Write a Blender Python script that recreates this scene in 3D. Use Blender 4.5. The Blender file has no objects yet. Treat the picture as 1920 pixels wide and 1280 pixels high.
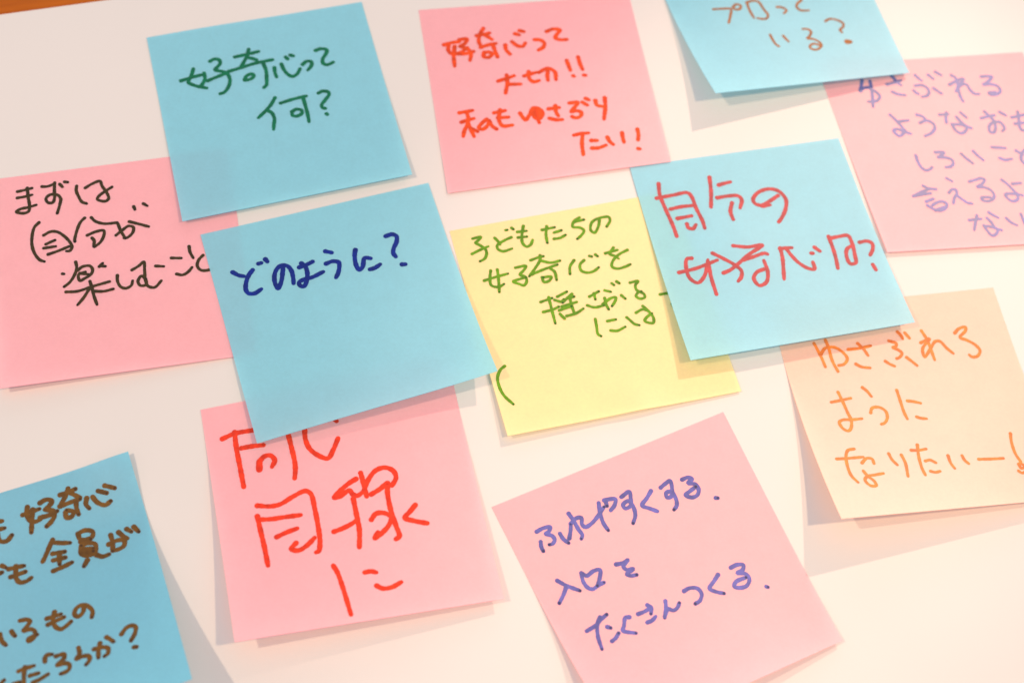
import bpy, bmesh, math, random
from mathutils import Matrix, Vector
random.seed(7)
MM = 0.001
scene = bpy.context.scene
col = scene.collection

# ---------------------------------------------------------------- camera
cam_data = bpy.data.cameras.new('camera')
cam = bpy.data.objects.new('camera', cam_data)
col.objects.link(cam)
cam_data.sensor_width = 36.0
cam_data.lens = 50.5828
cam_data.clip_start = 0.01
cam_data.clip_end = 20.0
CAM_LOC = Vector([0.0, -0.207089, 0.396665])
cam.matrix_world = (Matrix.Translation(CAM_LOC) @ Matrix.Rotation(0.481151, 4, 'X')
                    @ Matrix.Rotation(0.189343, 4, 'Z'))
cam_data.dof.use_dof = True
cam_data.dof.focus_distance = 0.437
cam_data.dof.aperture_fstop = 8.0
cam_data.dof.aperture_blades = 7
scene.camera = cam

# ---------------------------------------------------------------- room light
world = bpy.data.worlds.new('World')
scene.world = world
world.use_nodes = True
bg = world.node_tree.nodes['Background']
bg.inputs['Color'].default_value = (0.72, 0.82, 1.0, 1)
bg.inputs['Strength'].default_value = 0.90

def ceiling_spot(name, loc, power, color, radius=0.022):
    d = bpy.data.lights.new(name, 'POINT')
    d.energy = power
    d.color = color
    d.shadow_soft_size = radius
    o = bpy.data.objects.new(name, d)
    o.location = loc
    col.objects.link(o)

ceiling_spot('ceiling_spot_right', (0.593, -0.144, 0.975), 31.0, (1.0, 0.70, 0.41))
# the far spotlight has a narrow beam: its pool of light covers the right two thirds of the notes
sd = bpy.data.lights.new('ceiling_spot_far', 'SPOT')
sd.energy = 185.0
sd.color = (1.0, 0.655, 0.50)
sd.shadow_soft_size = 0.022
sd.spot_size = math.radians(6.4)
sd.spot_blend = 0.75
so = bpy.data.objects.new('ceiling_spot_far', sd)
so.location = (0.848, 1.735, 1.50)
so.rotation_euler = (Vector((0.084, 0.030, 0)) - Vector(so.location)).to_track_quat('-Z', 'Y').to_euler()
col.objects.link(so)
ceiling_spot('ceiling_spot_near', (-0.964, -0.435, 1.50), 66.0, (1.0, 0.76, 0.54))

# added soft light far beyond the board, unseen, for sheen on the lifted sheets
wd = bpy.data.lights.new('far_sheen_light', 'AREA')
wd.shape = 'RECTANGLE'
wd.size = 4.5
wd.size_y = 0.9
wd.energy = 26.0
wd.color = (0.95, 0.95, 1.0)
wo = bpy.data.objects.new('far_sheen_light', wd)
wo.location = (0.2, 3.6, 1.3)
wo.rotation_euler = (Vector((0, 0, 0)) - Vector(wo.location)).to_track_quat('-Z', 'Y').to_euler()
col.objects.link(wo)

vs = scene.view_settings
vs.view_transform = 'Standard'
vs.look = 'None'
vs.gamma = 1.0
vs.exposure = 0.0
vs.use_curve_mapping = False
scene.cycles.transparent_max_bounces = 24

# ---------------------------------------------------------------- materials
def new_mat(name):
    m = bpy.data.materials.new(name)
    m.use_nodes = True
    nt = m.node_tree
    nt.nodes.clear()
    return m, nt

def N(nt, kind, **kw):
    n = nt.nodes.new(kind)
    for k, v in kw.items():
        if k.startswith('i_'):
            n.inputs[k[2:].replace('_', ' ')].default_value = v
        else:
            setattr(n, k, v)
    return n

def ramp(nt, fac, c0, c1, p0=0.3, p1=0.7):
    r = nt.nodes.new('ShaderNodeValToRGB')
    r.color_ramp.elements[0].position = p0
    r.color_ramp.elements[1].position = p1
    r.color_ramp.elements[0].color = (*c0, 1)
    r.color_ramp.elements[1].color = (*c1, 1)
    nt.links.new(fac, r.inputs['Fac'])
    return r.outputs['Color']

def scaled(c, k):
    return tuple(min(1.0, x * k) for x in c)

PAPER_ROUGH = 0.58
PAPER_IOR = 2.55

def paper_mat(name, c, mottle=0.05, trans=0.50):
    m, nt = new_mat(name)
    L = nt.links.new
    tc = N(nt, 'ShaderNodeTexCoord')
    fine = N(nt, 'ShaderNodeTexNoise', i_Scale=900.0, i_Detail=4.0, i_Roughness=0.7)
    pulp = N(nt, 'ShaderNodeTexNoise', i_Scale=150.0, i_Detail=3.0, i_Roughness=0.6)
    L(tc.outputs['Object'], fine.inputs['Vector'])
    L(tc.outputs['Object'], pulp.inputs['Vector'])
    mixf = N(nt, 'ShaderNodeMix', data_type='FLOAT', i_Factor=0.4)
    L(fine.outputs['Fac'], mixf.inputs['A'])
    L(pulp.outputs['Fac'], mixf.inputs['B'])
    colr = ramp(nt, mixf.outputs['Result'], scaled(c, 1 - mottle), scaled(c, 1 + mottle))
    bump = N(nt, 'ShaderNodeBump', i_Strength=0.12, i_Distance=0.00012)
    L(mixf.outputs['Result'], bump.inputs['Height'])
    p = N(nt, 'ShaderNodeBsdfPrincipled')
    p.inputs['Roughness'].default_value = PAPER_ROUGH
    p.inputs['IOR'].default_value = PAPER_IOR
    L(colr, p.inputs['Base Color'])
    L(bump.outputs['Normal'], p.inputs['Normal'])
    t = N(nt, 'ShaderNodeBsdfTranslucent')
    deep = N(nt, 'ShaderNodeGamma')
    deep.inputs['Gamma'].default_value = 1.1
    L(colr, deep.inputs['Color'])
    L(deep.outputs[0], t.inputs['Color'])
    mx = N(nt, 'ShaderNodeMixShader')
    mx.inputs[0].default_value = trans
    L(p.outputs[0], mx.inputs[1])
    L(t.outputs[0], mx.inputs[2])
    out = N(nt, 'ShaderNodeOutputMaterial')
    L(mx.outputs[0], out.inputs['Surface'])
    return m

def ink_mat(name, c, pool, cover=0.72, ior=1.38):
    m, nt = new_mat(name)
    L = nt.links.new
    tc = N(nt, 'ShaderNodeTexCoord')
    n1 = N(nt, 'ShaderNodeTexNoise', i_Scale=420.0, i_Detail=3.0, i_Roughness=0.6)
    L(tc.outputs['Object'], n1.inputs['Vector'])
    body = ramp(nt, n1.outputs['Fac'], scaled(c, 0.70), scaled(c, 1.25))
    at = N(nt, 'ShaderNodeAttribute', attribute_name='pool')
    mc = N(nt, 'ShaderNodeMix', data_type='RGBA')
    L(at.outputs['Fac'], mc.inputs['Factor'])
    L(body, mc.inputs['A'])
    mc.inputs['B'].default_value = (*pool, 1)
    p = N(nt, 'ShaderNodeBsdfPrincipled')
    p.inputs['Roughness'].default_value = PAPER_ROUGH
    p.inputs['IOR'].default_value = ior
    L(mc.outputs['Result'], p.inputs['Base Color'])
    tr = N(nt, 'ShaderNodeBsdfTransparent')
    L(mc.outputs['Result'], tr.inputs['Color'])
    mx = N(nt, 'ShaderNodeMixShader')
    mx.inputs[0].default_value = cover
    L(tr.outputs[0], mx.inputs[1])
    L(p.outputs[0], mx.inputs[2])
    out = N(nt, 'ShaderNodeOutputMaterial')
    L(mx.outputs[0], out.inputs['Surface'])
    return m

def board_mat():
    m, nt = new_mat('white_board_laminate')
    L = nt.links.new
    tc = N(nt, 'ShaderNodeTexCoord')
    big = N(nt, 'ShaderNodeTexNoise', i_Scale=9.0, i_Detail=3.0)
    L(tc.outputs['Object'], big.inputs['Vector'])
    c = ramp(nt, big.outputs['Fac'], (0.53, 0.485, 0.452), (0.55, 0.503, 0.469))
    # a few tiny dark specks of dust
    vo = N(nt, 'ShaderNodeTexVoronoi', i_Scale=24.0)
    L(tc.outputs['Object'], vo.inputs['Vector'])
    sp = N(nt, 'ShaderNodeMath', operation='LESS_THAN')
    sp.inputs[1].default_value = 0.011
    L(vo.outputs['Distance'], sp.inputs[0])
    mc = N(nt, 'ShaderNodeMix', data_type='RGBA')
    sc = N(nt, 'ShaderNodeMath', operation='MULTIPLY')
    sc.inputs[1].default_value = 0.35
    L(sp.outputs[0], sc.inputs[0])
    L(sc.outputs[0], mc.inputs['Factor'])
    L(c, mc.inputs['A'])
    mc.inputs['B'].default_value = (0.25, 0.18, 0.12, 1)
    fn = N(nt, 'ShaderNodeTexNoise', i_Scale=500.0, i_Detail=2.0)
    L(tc.outputs['Object'], fn.inputs['Vector'])
    bump = N(nt, 'ShaderNodeBump', i_Strength=0.05, i_Distance=0.0001)
    L(fn.outputs['Fac'], bump.inputs['Height'])
    p = N(nt, 'ShaderNodeBsdfPrincipled')
    p.inputs['Roughness'].default_value = 0.5
    p.inputs['IOR'].default_value = 1.42
    L(mc.outputs['Result'], p.inputs['Base Color'])
    L(bump.outputs['Normal'], p.inputs['Normal'])
    out = N(nt, 'ShaderNodeOutputMaterial')
    L(p.outputs[0], out.inputs['Surface'])
    return m

def wood_mat():
    m, nt = new_mat('orange_varnished_wood')
    L = nt.links.new
    tc = N(nt, 'ShaderNodeTexCoord')
    mp = N(nt, 'ShaderNodeMapping')
    mp.inputs['Scale'].default_value = (4.0, 60.0, 10.0)
    L(tc.outputs['Object'], mp.inputs['Vector'])
    nz = N(nt, 'ShaderNodeTexNoise', i_Scale=2.2, i_Detail=8.0, i_Roughness=0.65)
    L(mp.outputs['Vector'], nz.inputs['Vector'])
    c = ramp(nt, nz.outputs['Fac'], (0.26, 0.055, 0.001), (0.44, 0.105, 0.001), 0.35, 0.65)
    p = N(nt, 'ShaderNodeBsdfPrincipled')
    p.inputs['Roughness'].default_value = 0.6
    p.inputs['IOR'].default_value = 1.25
    L(c, p.inputs['Base Color'])
    out = N(nt, 'ShaderNodeOutputMaterial')
    L(p.outputs[0], out.inputs['Surface'])
    return m

BLUE = paper_mat('sky_blue_note_paper', (0.275, 0.67, 0.78))
BLUE_DEEP = paper_mat('turquoise_note_paper', (0.17, 0.545, 0.69))
PINK = paper_mat('pink_note_paper', (1.0, 0.49, 0.515))
YELLOW = paper_mat('lemon_note_paper', (0.99, 0.79, 0.36))
CREAM = paper_mat('pale_orange_note_paper', (1.0, 0.62, 0.47))
BOARD = board_mat()
WOOD = wood_mat()

# ---------------------------------------------------------------- table and board
ANG = math.radians(24.1)
EDGE = Vector((-0.17669, 0.09279, 0.0))           # a point on the far edge of the board
ROT = Matrix.Rotation(ANG, 4, 'Z')

def slab(name, x0, x1, y0, y1, z0, z1, bevel, mat, seg=3):
    bm = bmesh.new()
    bmesh.ops.create_cube(bm, size=1.0)
    for v in bm.verts:
        v.co = Vector((x0 + (v.co.x + .5) * (x1 - x0), y0 + (v.co.y + .5) * (y1 - y0),
                       z0 + (v.co.z + .5) * (z1 - z0)))
    bmesh.ops.bevel(bm, geom=list(bm.edges), offset=bevel, segments=seg, affect='EDGES')
    me = bpy.data.meshes.new(name)
    bm.to_mesh(me)
    bm.free()
    me.materials.append(mat)
    for p in me.polygons:
        p.use_smooth = False
    o = bpy.data.objects.new(name, me)
    col.objects.link(o)
    o.matrix_world = Matrix.Translation(EDGE) @ ROT
    return o

board = slab('white_board', -0.30, 0.75, -0.62, 0.0, -0.006, 0.0, 0.0008, BOARD)
board['label'] = 'large smooth off-white board lying under all the sticky notes'
board['category'] = 'board'
table = slab('table_top', -0.60, 1.15, -0.95, 0.28, -0.0465, -0.0065, 0.003, WOOD)
table['label'] = 'orange varnished wooden table top showing past the board edge in the upper left corner'
table['category'] = 'table'

# ---------------------------------------------------------------- the notes
# q: the four corners of the sheet on the board (mm, top left / top right / bottom right /
# bottom left), hl and hr: how far the loose lower corners have lifted (mm), zb: what the gummed
# strip rests on, lines: handwriting as [pen width, u, v, u, v ...] in mm on the sheet.
NOTE = {}
NOTE['n1'] = dict(q=[(-140.95, 87.46), (-73.92, 120.0), (-42.21, 52.15), (-109.39, 18.89)], hl=1.62, hr=2.16, zb=0.3, e=1.8, dents=[(0.3, 0.0, 0.25, 0.35)], lines=[
 [
  ('c', [[1.28,13.17,16.2,12.27,18.34,11.26,20.07,10.62,21.21,12.06,22.76,14.51,24.14,16.17,24.9], [1.28,16.33,18.79,16.28,20.91,15.17,22.9,13.73,23.97], [1.27,8.38,20.16,12.15,19.54,16.49,19.16], [1.29,19.13,14.37,20.59,13.79,22.09,14.33,22.37,15.8,21.12,17.21,20.14,18.12,21.7,19.02,23.34,19.94,24.19,21.52,24.23,23.78,23.09,26.34,21.46,27.93,20.16,28.2], [1.28,17.02,22.08,20.42,21.15,23.73,20.3]]),
  ('c', [[1.29,27.54,14.36,31.7,14.1,35.89,13.72], [1.3,32.75,12.15,31.86,14.42,30.26,16.91,28.75,18.86], [1.3,32.1,15.6,33.56,16.36,34.56,17.08], [1.29,24.5,19.79,28.47,19.19,34.1,18.29,39.87,18.09], [1.29,29.11,24.29,29.96,22.9,31.94,22.48,32.36,23.42,31.12,24.45,29.06,24.56], [1.3,36.47,19.08,36.82,22,36.4,25.33,35.79,28.03,34.82,28.83]]),
  ('c', [[1.3,39.79,21.51,39.59,23.46,39.79,25.5], [1.3,42.38,20.46,42.79,23.02,43.73,25.23,45.1,26.39,46.85,25.63,48.15,23.79], [1.31,44.36,17.91,44.91,18.88], [1.31,46.04,17.4,47.02,18.01]]),
  ('c', [[1.31,49.4,22.17,50.99,21.19,52.5,21.69,52.16,23.35,50.59,24.91]]),
  ('c', [[1.32,54.96,17.3,56.75,16.99,58.67,17.81,58.09,19.43,56.5,21.41,56.34,23.29,57.55,24.13,59.78,23.47]]),
 ],
 [
  ('c', [[1.29,37.57,33.81,35.61,36.46,33.16,38.71,30.68,40.66], [1.28,33.9,38.32,35.25,39.48,35.78,42.12,35.23,44.23,34.67,46.44], [1.28,39,36.4,43.44,35.71,47.96,35.43], [1.28,41.98,40.75,43.47,40.08,45.13,40.8,45.1,42.04,43.35,42.87,41.89,42.31,41.93,41.02], [1.29,46.75,36.18,46.84,40.18,46.82,43.57,46.67,46.07]]),
  ('q', [[1.3,52.13,35.13,53.7,34.63,55.45,35.43,55.5,36.48,53.82,38.38,52.14,40.27,52.19,41.31,53.07,41.91], [1.29,52.99,44.16,53.2,44.49]]),
 ],
])
NOTE['n2'] = dict(q=[(-53.88, 121.31), (17.74, 146.07), (41.02, 77.69), (-29.61, 48.78)], hl=0.6, hr=0.6, zb=0.12, e=1.8, dents=[(0.7, 0.75, 0.3, 0.6)], lines=[
 [
  ('c', [[1.42,6.75,15.68,9.6,15.06,12.16,14.93], [1.43,8.36,15.68,7.93,18.2,8.73,19.72,11.73,19.65,14.54,17.78], [1.43,10.29,16.74,9.43,20.65,9.13,25.15], [1.43,12.28,14.08,14.84,14.06,14.14,15.72,12.11,16.94], [1.43,12.34,16.97,14.88,18.67,15.37,20.74,14.68,23.24], [1.42,11,19.97,13.5,20.24,16.46,19.6]]),
  ('c', [[1.45,21.24,10.06,19.71,12.54,18.83,15.35,19.23,17.43], [1.44,18.48,12.99,20.84,12.77,23.01,12.3], [1.45,21.3,12.82,23.52,15.16], [1.44,19.12,18.16,21.79,17.41,24.63,17.03], [1.43,20.04,20.4,19.56,22.08,21.22,22.73,22.6,21.28,21.34,20.38,20,20.69], [1.44,23.43,17.3,23.87,20.55,24.3,22.91]]),
  ('c', [[1.45,27.74,18.07,27.66,20.11,28.74,22.15], [1.45,30.26,16.88,31.83,18.82,33.62,19.31,34.77,17.97], [1.46,31.82,13.52,33.25,14.26], [1.46,33.56,12.34,35.01,12.96]]),
  ('c', [[1.46,38.14,16.86,40.06,17.19,41.32,18.7,40.7,20.42,38.78,21.56]]),
  ('c', [[1.47,43,13.7,45.5,12.88,47.75,13.6,46.55,15.1,45.55,16.79,47.02,17.85,49.45,18]]),
 ],
 [
  ('c', [[1.41,22.89,33.07,26,32.33,28.66,31.52], [1.42,26.21,30.92,25.96,34.04,24.68,38.41], [1.42,26.05,34.9,30.36,35.31]]),
  ('c', [[1.43,32.03,32.07,36.37,31.07], [1.43,33.92,30.46,33.68,33.33,34.81,34.93,36.93,34.64], [1.44,37.28,31.19,40.75,29.88,42.79,31.61,42.65,35.12], [1.44,40.65,30.45,39.99,33.01,39.88,35.04]]),
  ('e', [[1.46,47.76,27.2,48.04,29.62,48.27,31.74], [1.45,48.77,34.18,49.09,34.46]]),
  ('e', [[1.47,51.93,26.22,52.09,29.24,52.54,31.99], [1.46,52.57,34.38,53.09,34.57]]),
 ],
 [
  ('c', [[1.38,8.03,44.38,12.6,44.02], [1.37,8.17,48.22,10.49,47.68,12.57,47.31], [1.38,10.53,44.29,10.67,47.05,10.02,49.41,8.63,51.92,8.02,53.99], [1.37,10.46,49.47,11.14,52.56,11.56,54.57], [1.37,11.51,51.53,13,52.72]]),
  ('c', [[1.38,16.73,48.18,14.69,49.81,13.57,51.29,14.81,52.01,16.55,50.9,17.54,48.85], [1.38,17.5,49.12,18.1,51.13,19.44,52.7]]),
  ('c', [[1.39,19.55,45.99,23.48,45.56], [1.38,20.58,48.19,24.16,48.44], [1.39,21.74,45.03,20.76,49.05,21.63,51.66,24.98,51.89]]),
  ('c', [[1.4,28.19,47.38,28.82,49.15,29.62,50.39,31.17,48.68,32.99,45.96,34.74,46.4,35.75,48.55,34.5,50.61,32.99,50.08,32.55,47.2,34.16,47.16,34.77,48.96,33.35,49.3], [1.41,33.67,45.96,33.57,49.33,33.98,52.32]]),
  ('c', [[1.41,38.06,47.09,41.73,47.09], [1.42,40.51,46.15,40.3,48.7,40.8,50.6], [1.4,37.62,50.99,39.73,52.01,41.88,52.25]]),
  ('c', [[1.42,45.41,45.75,48.38,45.9,46.9,47.71,45.43,49.5,47.3,49.33,48.74,50.3,48.08,51.92,46.33,52.22,45.31,51.49], [1.43,49.89,46.01,51.33,47.5], [1.44,51.26,44.57,52.31,45.42]]),
  ('c', [[1.44,54.41,45.89,54.58,47.96,56.19,48.77], [1.44,57.8,45.18,57.32,48.93,55.86,54.22]]),
 ],
 [
  ('c', [[1.39,44.62,59.26,47.17,59.01,49.67,59.13], [1.39,47.6,59.19,46.65,63.2,46.33,67.53], [1.39,50,62.36,51.99,62.67], [1.38,49.66,65.45,51.89,65.7,54.54,65.01]]),
  ('c', [[1.4,55.59,61.83,56.13,63.86,57.04,65.12], [1.41,60.85,60.8,60.74,62.59,60.79,64.73]]),
  ('e', [[1.42,66.35,59.98,66.27,62.25,65.7,64.44], [1.4,65.05,67.99,65.64,68.3]]),
 ],
])
NOTE['n3'] = dict(q=[(19.62, 170.78), (89.43, 203.59), (120.05, 133.66), (51.87, 102.54)], hl=9.2475, hr=1.62, zb=0.3, e=1.8, dents=[(0.6, 0.5, 0.24, -0.6)], lines=[
 [
  ('c', [[0.93,15.13,34.11,18.53,34.52,21.33,35.2,20.41,37.66,18.18,41.55], [0.93,22.27,34.72,24.03,33.42,25.47,34.34,24.38,35.9,22.71,35.6,22.31,34.6]]),
  ('c', [[0.93,28.2,33.21,27.9,36.75,28.1,40.94], [0.93,28.2,33.21,30.88,32.91,32.42,33.64,33.21,37.68,33.71,40.4,32.63,41.87,30.82,41.89,29.3,41.16]]),
  ('c', [[0.93,38.28,37.27,40.15,37.8,41.23,39.43,39.83,40.63]]),
  ('c', [[0.92,45.8,30.33,49.49,30.13,50.74,31.65,48.56,35.67,46.34,37.16,45.52,38.62,46.38,40.42,49.25,41]]),
 ],
 [
  ('c', [[0.94,30.81,49.72,30.8,52.28,31.1,54.7,31.77,55.83], [0.94,35.35,51.19,35.73,52.81,36.17,54.23]]),
  ('c', [[0.94,43.75,49.2,45.53,49.66,46.13,50.98,44.66,53.05,43.55,53.85,45.59,54.55,47.01,56.13,47.33,57.84,45.96,59.26,44.01,59.59,42.71,58.38,43.47,57.17,45.17,56.8,46.72,58.07]]),
  ('q', [[0.93,53.26,47.2,55.11,46.46,57.38,47.25,59.18,49.22,58.82,50.77,56.92,52.23,57.23,53.39], [2.18,57.43,57.95,58.4,58.12]]),
 ],
])
NOTE['n4'] = dict(q=[(87.24, 130.57), (161.15, 154.51), (185.94, 78.46), (115.74, 57.96)], hl=1.215, hr=1.35, zb=0.12, e=1.8, dents=[], lines=[
 [
  ('c', [[1.19,13.93,7.43,12.98,9.58,11.93,11.92,13.27,10.7,15.26,10.41], [1.19,16.64,7.86,16.16,11.13,15.43,14.59,14.38,18.44], [1.19,15.79,11.11,17.42,12.55,18.05,14.35,16.69,16,14.3,16.34,13.4,16.19]]),
  ('c', [[1.19,24.91,6.39,25.47,7.63,25.98,9,27.06,10.4], [1.19,22.17,9.82,24.54,9.33,27.65,8.55], [1.19,23.09,12.88,24.76,13.96,27.23,14.58]]),
  ('c', [[1.2,33.4,6.76,34.13,8.06,34.94,9.09], [1.2,38.03,6.93,39.31,8.66], [1.2,41.05,5.91,42.59,7.44], [1.19,32.03,10.99,34.34,10.94,35.87,12.15,36.06,13.92,34.82,15.35,32.99,15.66], [1.19,30.84,12.88,31.31,13.79,32.06,14.41], [1.19,38.23,12.54,39.2,13.7,40.35,14.88]]),
  ('c', [[1.2,46.2,7.62,47.36,8.81,47.47,10.8,46.86,13.82,46.63,16.86,47,18.62], [1.19,44.36,11.45,47.75,9.94,50.04,9.45,48.46,11.31,45.71,14.39], [1.19,46.77,12.94,49.15,11.58,50.4,11.89,51.01,14.12,52.03,15.72,53.69,15.97]]),
  ('c', [[1.2,56.77,9.05,58.92,8.99,60.56,9.33,58.59,11.17,56.45,12.33,58.99,12.29,61.36,13.34,61.67,15.32,60.1,16.52,57.61,16.42,57.24,15.79,59.82,15.62]]),
 ],
 [
  ('c', [[1.18,19.27,22.05,20.49,24.09,21.69,26.76,22.59,29.19,24.09,30.15], [1.17,21.14,25,25.02,24.76], [1.17,22.43,28.53,21.12,30.16,19.62,30.69,18.47,28.47,19.97,27.93,22.15,29.37]]),
  ('c', [[1.18,28.75,22.73,30.4,23.5,31.1,24.85,28.78,26.06], [1.17,28.78,26.06,31.51,25.31,33.33,26.73,33.32,28.45,31.3,30.45,28.9,31.35]]),
  ('c', [[1.18,36.78,23.31,39.84,23.31], [1.18,39.5,22.64,38.53,24.94,38.15,26.64], [1.18,44.57,23,45.34,24.13,45.96,25.12], [1.18,42.49,24.58,43.35,26.58,44.66,28.39,46.22,29.44], [1.18,39.99,27.41,40.33,29.8,41.78,31.18,43.75,30.46,44.63,29.03,43.3,27.86,40.18,27.43]]),
  ('c', [[1.18,51.15,25.74,53.86,25.16,56.28,24.9], [1.18,53.19,23.17,54.32,24.98,55.29,27.2,55.06,29.54,53.77,31.59,52.48,31.41,52.8,29.38,54.51,27.78,57.23,27.76,58.13,30.18,56.94,31.38], [1.18,58.6,23.77,60.42,25.28]]),
  ('c', [[1.18,62.24,26.17,66.97,25.43], [1.19,65.13,24.01,64.56,26.77,63.77,30.14,64.09,31.44,66.44,31.39], [1.18,62.5,28.77,65.87,28.57]]),
 ],
 [
  ('c', [[1.16,22.93,38.8,22.81,41.33,23.33,43.69,24.45,44.81,26.08,44.5,27.11,43.73]]),
  ('c', [[1.16,30.23,38.04,33.21,38.24,31.59,39.61,30.47,40.08,33.23,40.36,35,41.32,35.05,42.8,33.69,43.97,31.91,44.14]]),
  ('c', [[1.16,39.15,39.29,40.26,41.05,41.96,43.27], [1.17,43.82,38.55,44.74,40.3,46.15,42.29]]),
  ('c', [[1.17,50.95,37.42,55.73,38.09], [1.16,52.26,41.86,53.9,42.68,56.49,42.44]]),
  ('c', [[1.17,59.14,39.37,60.17,40.29,61.08,40.98], [1.17,63.48,38.61,60.85,40.55,59.77,42.99,60.5,44.72,62.39,44.84]]),
 ],
 [
  ('c', [[1.1,30.67,48.44,31.43,49.01,32.16,49.66], [1.09,21.38,50.76,22.5,51.64,23.63,52.06,25.44,52.36], [1.09,16.56,54.49,19.72,53.2,23.31,52.04], [1.09,16.72,54.5,20.06,54.03,23.02,53.77], [1.09,18.12,54.14,21.27,53.3], [1.09,20.32,56.89,23.19,55.97], [1.09,20.27,58.34,21.08,59.19,22.33,60.14,24.07,60.59,26.31,59.71,27.17,58.21,26.23,57.28,24.3,57.33,22,58.39], [1.09,22.39,60.42,24.53,59.76,26.8,59.22]]),
  ('c', [[1.09,29.48,54.02,31,52.9,32.25,52.99,32.17,54.55,30.9,55.85,29.57,58.2], [1.09,31.92,55.23,33.15,56.7,34.54,58.17,36.11,58.69]]),
  ('c', [[1.1,38.21,50.24,40.5,49.69,42.91,49.25,43.87,49.74,42.46,51.39,40.3,52.47,42.91,52.82,44.69,54.15,45.11,56.09,43.92,57.57,41.94,58.13,40.24,57.5,40.39,56.65,43.44,56.67]]),
  ('c', [[1.1,49.96,50.32,51.3,51.98,52.45,54.14,53.4,55.94,55.21,56.74], [1.1,53.2,52.1,56.33,51.95], [1.1,53.56,55.94,52.97,57.98,51.07,58.72,49.74,57.95,49.17,56.01,51.5,55.81,53.59,56.29]]),
 ],
 [
  ('c', [[1.08,32.88,64.87,37.3,64.6], [1.08,36.19,63.27,34.79,65.74,33.21,68.71], [1.09,40.83,62.43,41.9,63.46,43.4,64.58], [1.08,39.42,64.5,40.27,66.09,40.96,68.52,42.87,69.25], [1.08,37.27,67.26,37.77,69.34,38.71,71.09,40.53,70.52,41.47,68.89,39.9,67.94,37.42,67.27]]),
  ('c', [[1.09,46.17,64.93,47.18,66.53,48.94,67.83], [1.09,51.93,63.76,51.93,65.47,52,67.85]]),
 ],
])
NOTE['n5'] = dict(q=[(-172.2, 21.72), (-103.09, 49.75), (-75.59, -20.82), (-144.9, -49.01)], hl=3.5, hr=0.25, zb=0.12, e=1.8, dents=[], lines=[
 [
  ('c', [[1.04,7.81,5.75,10.21,5.48,12.29,5.16], [1.03,7.61,8.07,10.08,7.96,12.16,7.64], [1.04,10.86,4.93,10.97,8.35,11.2,11.87,10.82,13.54,9.36,14.04,7.04,13.17,8.22,12.38,10.9,12.07,13.26,11.6]]),
  ('c', [[1.04,15.4,5.05,16.84,5.28,19.37,4.67], [1.05,19.39,4.27,19.14,7.15,19.07,9.64,18.33,11.52,16.9,11.29,16.38,9.72,17.68,8.52,19.94,8.88,20.88,10.43,20.55,12.38,19.52,15.68], [1.05,20.93,5.02,21.69,6.2], [1.05,22.51,4.41,23.45,4.71]]),
  ('c', [[1.05,26.12,6.5,25.88,8.22,26.47,10.57,27.36,12.72,28.75,13.59], [1.05,28.75,7.67,30.93,6.5,33.49,5.89,33.98,7.74,35.23,10.46,35.68,12.8,34.57,13.62,32.16,12.49,32.88,11.25,34.86,9.9,37.05,8.63]]),
 ],
 [
  ('c', [[1.03,13.72,18.19,12.25,19.67,11.34,23.2,11.25,26.6,12.03,29.66,13.33,31.82,14.62,32.62], [1.02,14.92,23.05,17.09,22.08,19.11,22.51,21.04,24.31,22.54,26.52,23.23,28.59,22.53,29.94,21.43,29.95], [1.02,15.43,26.42,16.67,25.94,18.2,25.41], [1.02,14.67,27.76,16.57,27.73,18.32,27.68], [1.01,15.91,30.21,18.7,29.55,22.43,28.36]]),
  ('c', [[1.03,27.77,18.74,26.44,20.02,25.25,22.53,24.19,26.29,24.23,26.89], [1.03,29.82,18.93,30.95,20.5,33.53,21.81,37.65,22.09], [1.03,28.14,25.23,30.87,24.34,33.26,24.34,33.12,26.29,31.81,28.53,30,29.8], [1.03,29.49,26.43,30.08,27.51,29.76,29.67]]),
  ('c', [[1.03,36.88,26.66,39.07,25.04,41.03,23.88,42.42,24.6,42.05,26.52,40.27,28.05,39.24,28.03], [1.04,37.82,22.61,38.44,25.19,39.64,28.24], [1.04,41.36,22.34,44.16,23.64,47.16,25.12], [1.04,43.19,17.01,43.47,18.15], [1.05,46.26,16.4,47.43,17.44]]),
 ],
 [
  ('c', [[1.01,19.76,37.89,20.23,38.06], [1.01,24,34.33,24.15,36.54,23.18,39.28,21.65,41.43,20.06,42.61], [1.01,24.29,37.53,25.98,36.35,28.2,36.48,28.9,38.05,28.19,39.63,26.51,40.56,24.86,41.25,24.6,39.03,26.66,38.4], [1.01,25.03,38.62,27.6,39.43], [1.01,30.99,37.18,32.07,36.15], [1.01,31.68,37.06,32.8,37.39], [1,20.47,44.6,23.84,44.92,28.3,43.98,33.68,43.04], [1.01,27.83,41.98,28.27,44.46,28.68,47.4,29.39,50.62], [1,27.46,44.56,25.69,47.38,23.63,49.81], [1,28.99,45.77,31.76,46.23,34.6,45.89]]),
  ('c', [[1.01,36.17,41.19,36.09,43.35,36.86,45.4,38.41,46.23,40.09,45.45,40.62,43.85]]),
  ('c', [[1.01,40.73,40,42.86,38.9,44.52,37.71,44.53,40.87,44.45,44.24,45.07,46.5,47.03,47.3,49.25,45.26], [1.01,44.49,43.76,43.37,42.61,42.2,44.35,42.88,46,44.51,45.93,44.69,43.8], [1.02,48.03,39.75,50.44,40.29]]),
  ('c', [[1.02,53.04,37.65,56.08,38.19], [1.02,54.1,43.64,55.89,44.27,57.61,43.49,59,42.02]]),
  ('c', [[1.03,58.88,34.34,58.95,36.41,59.75,38.74], [1.03,62.79,38.25,61.3,39.72,60.67,41.8,61.54,43.4,63.35,43.84,65.04,43.48]]),
 ],
])
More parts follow.
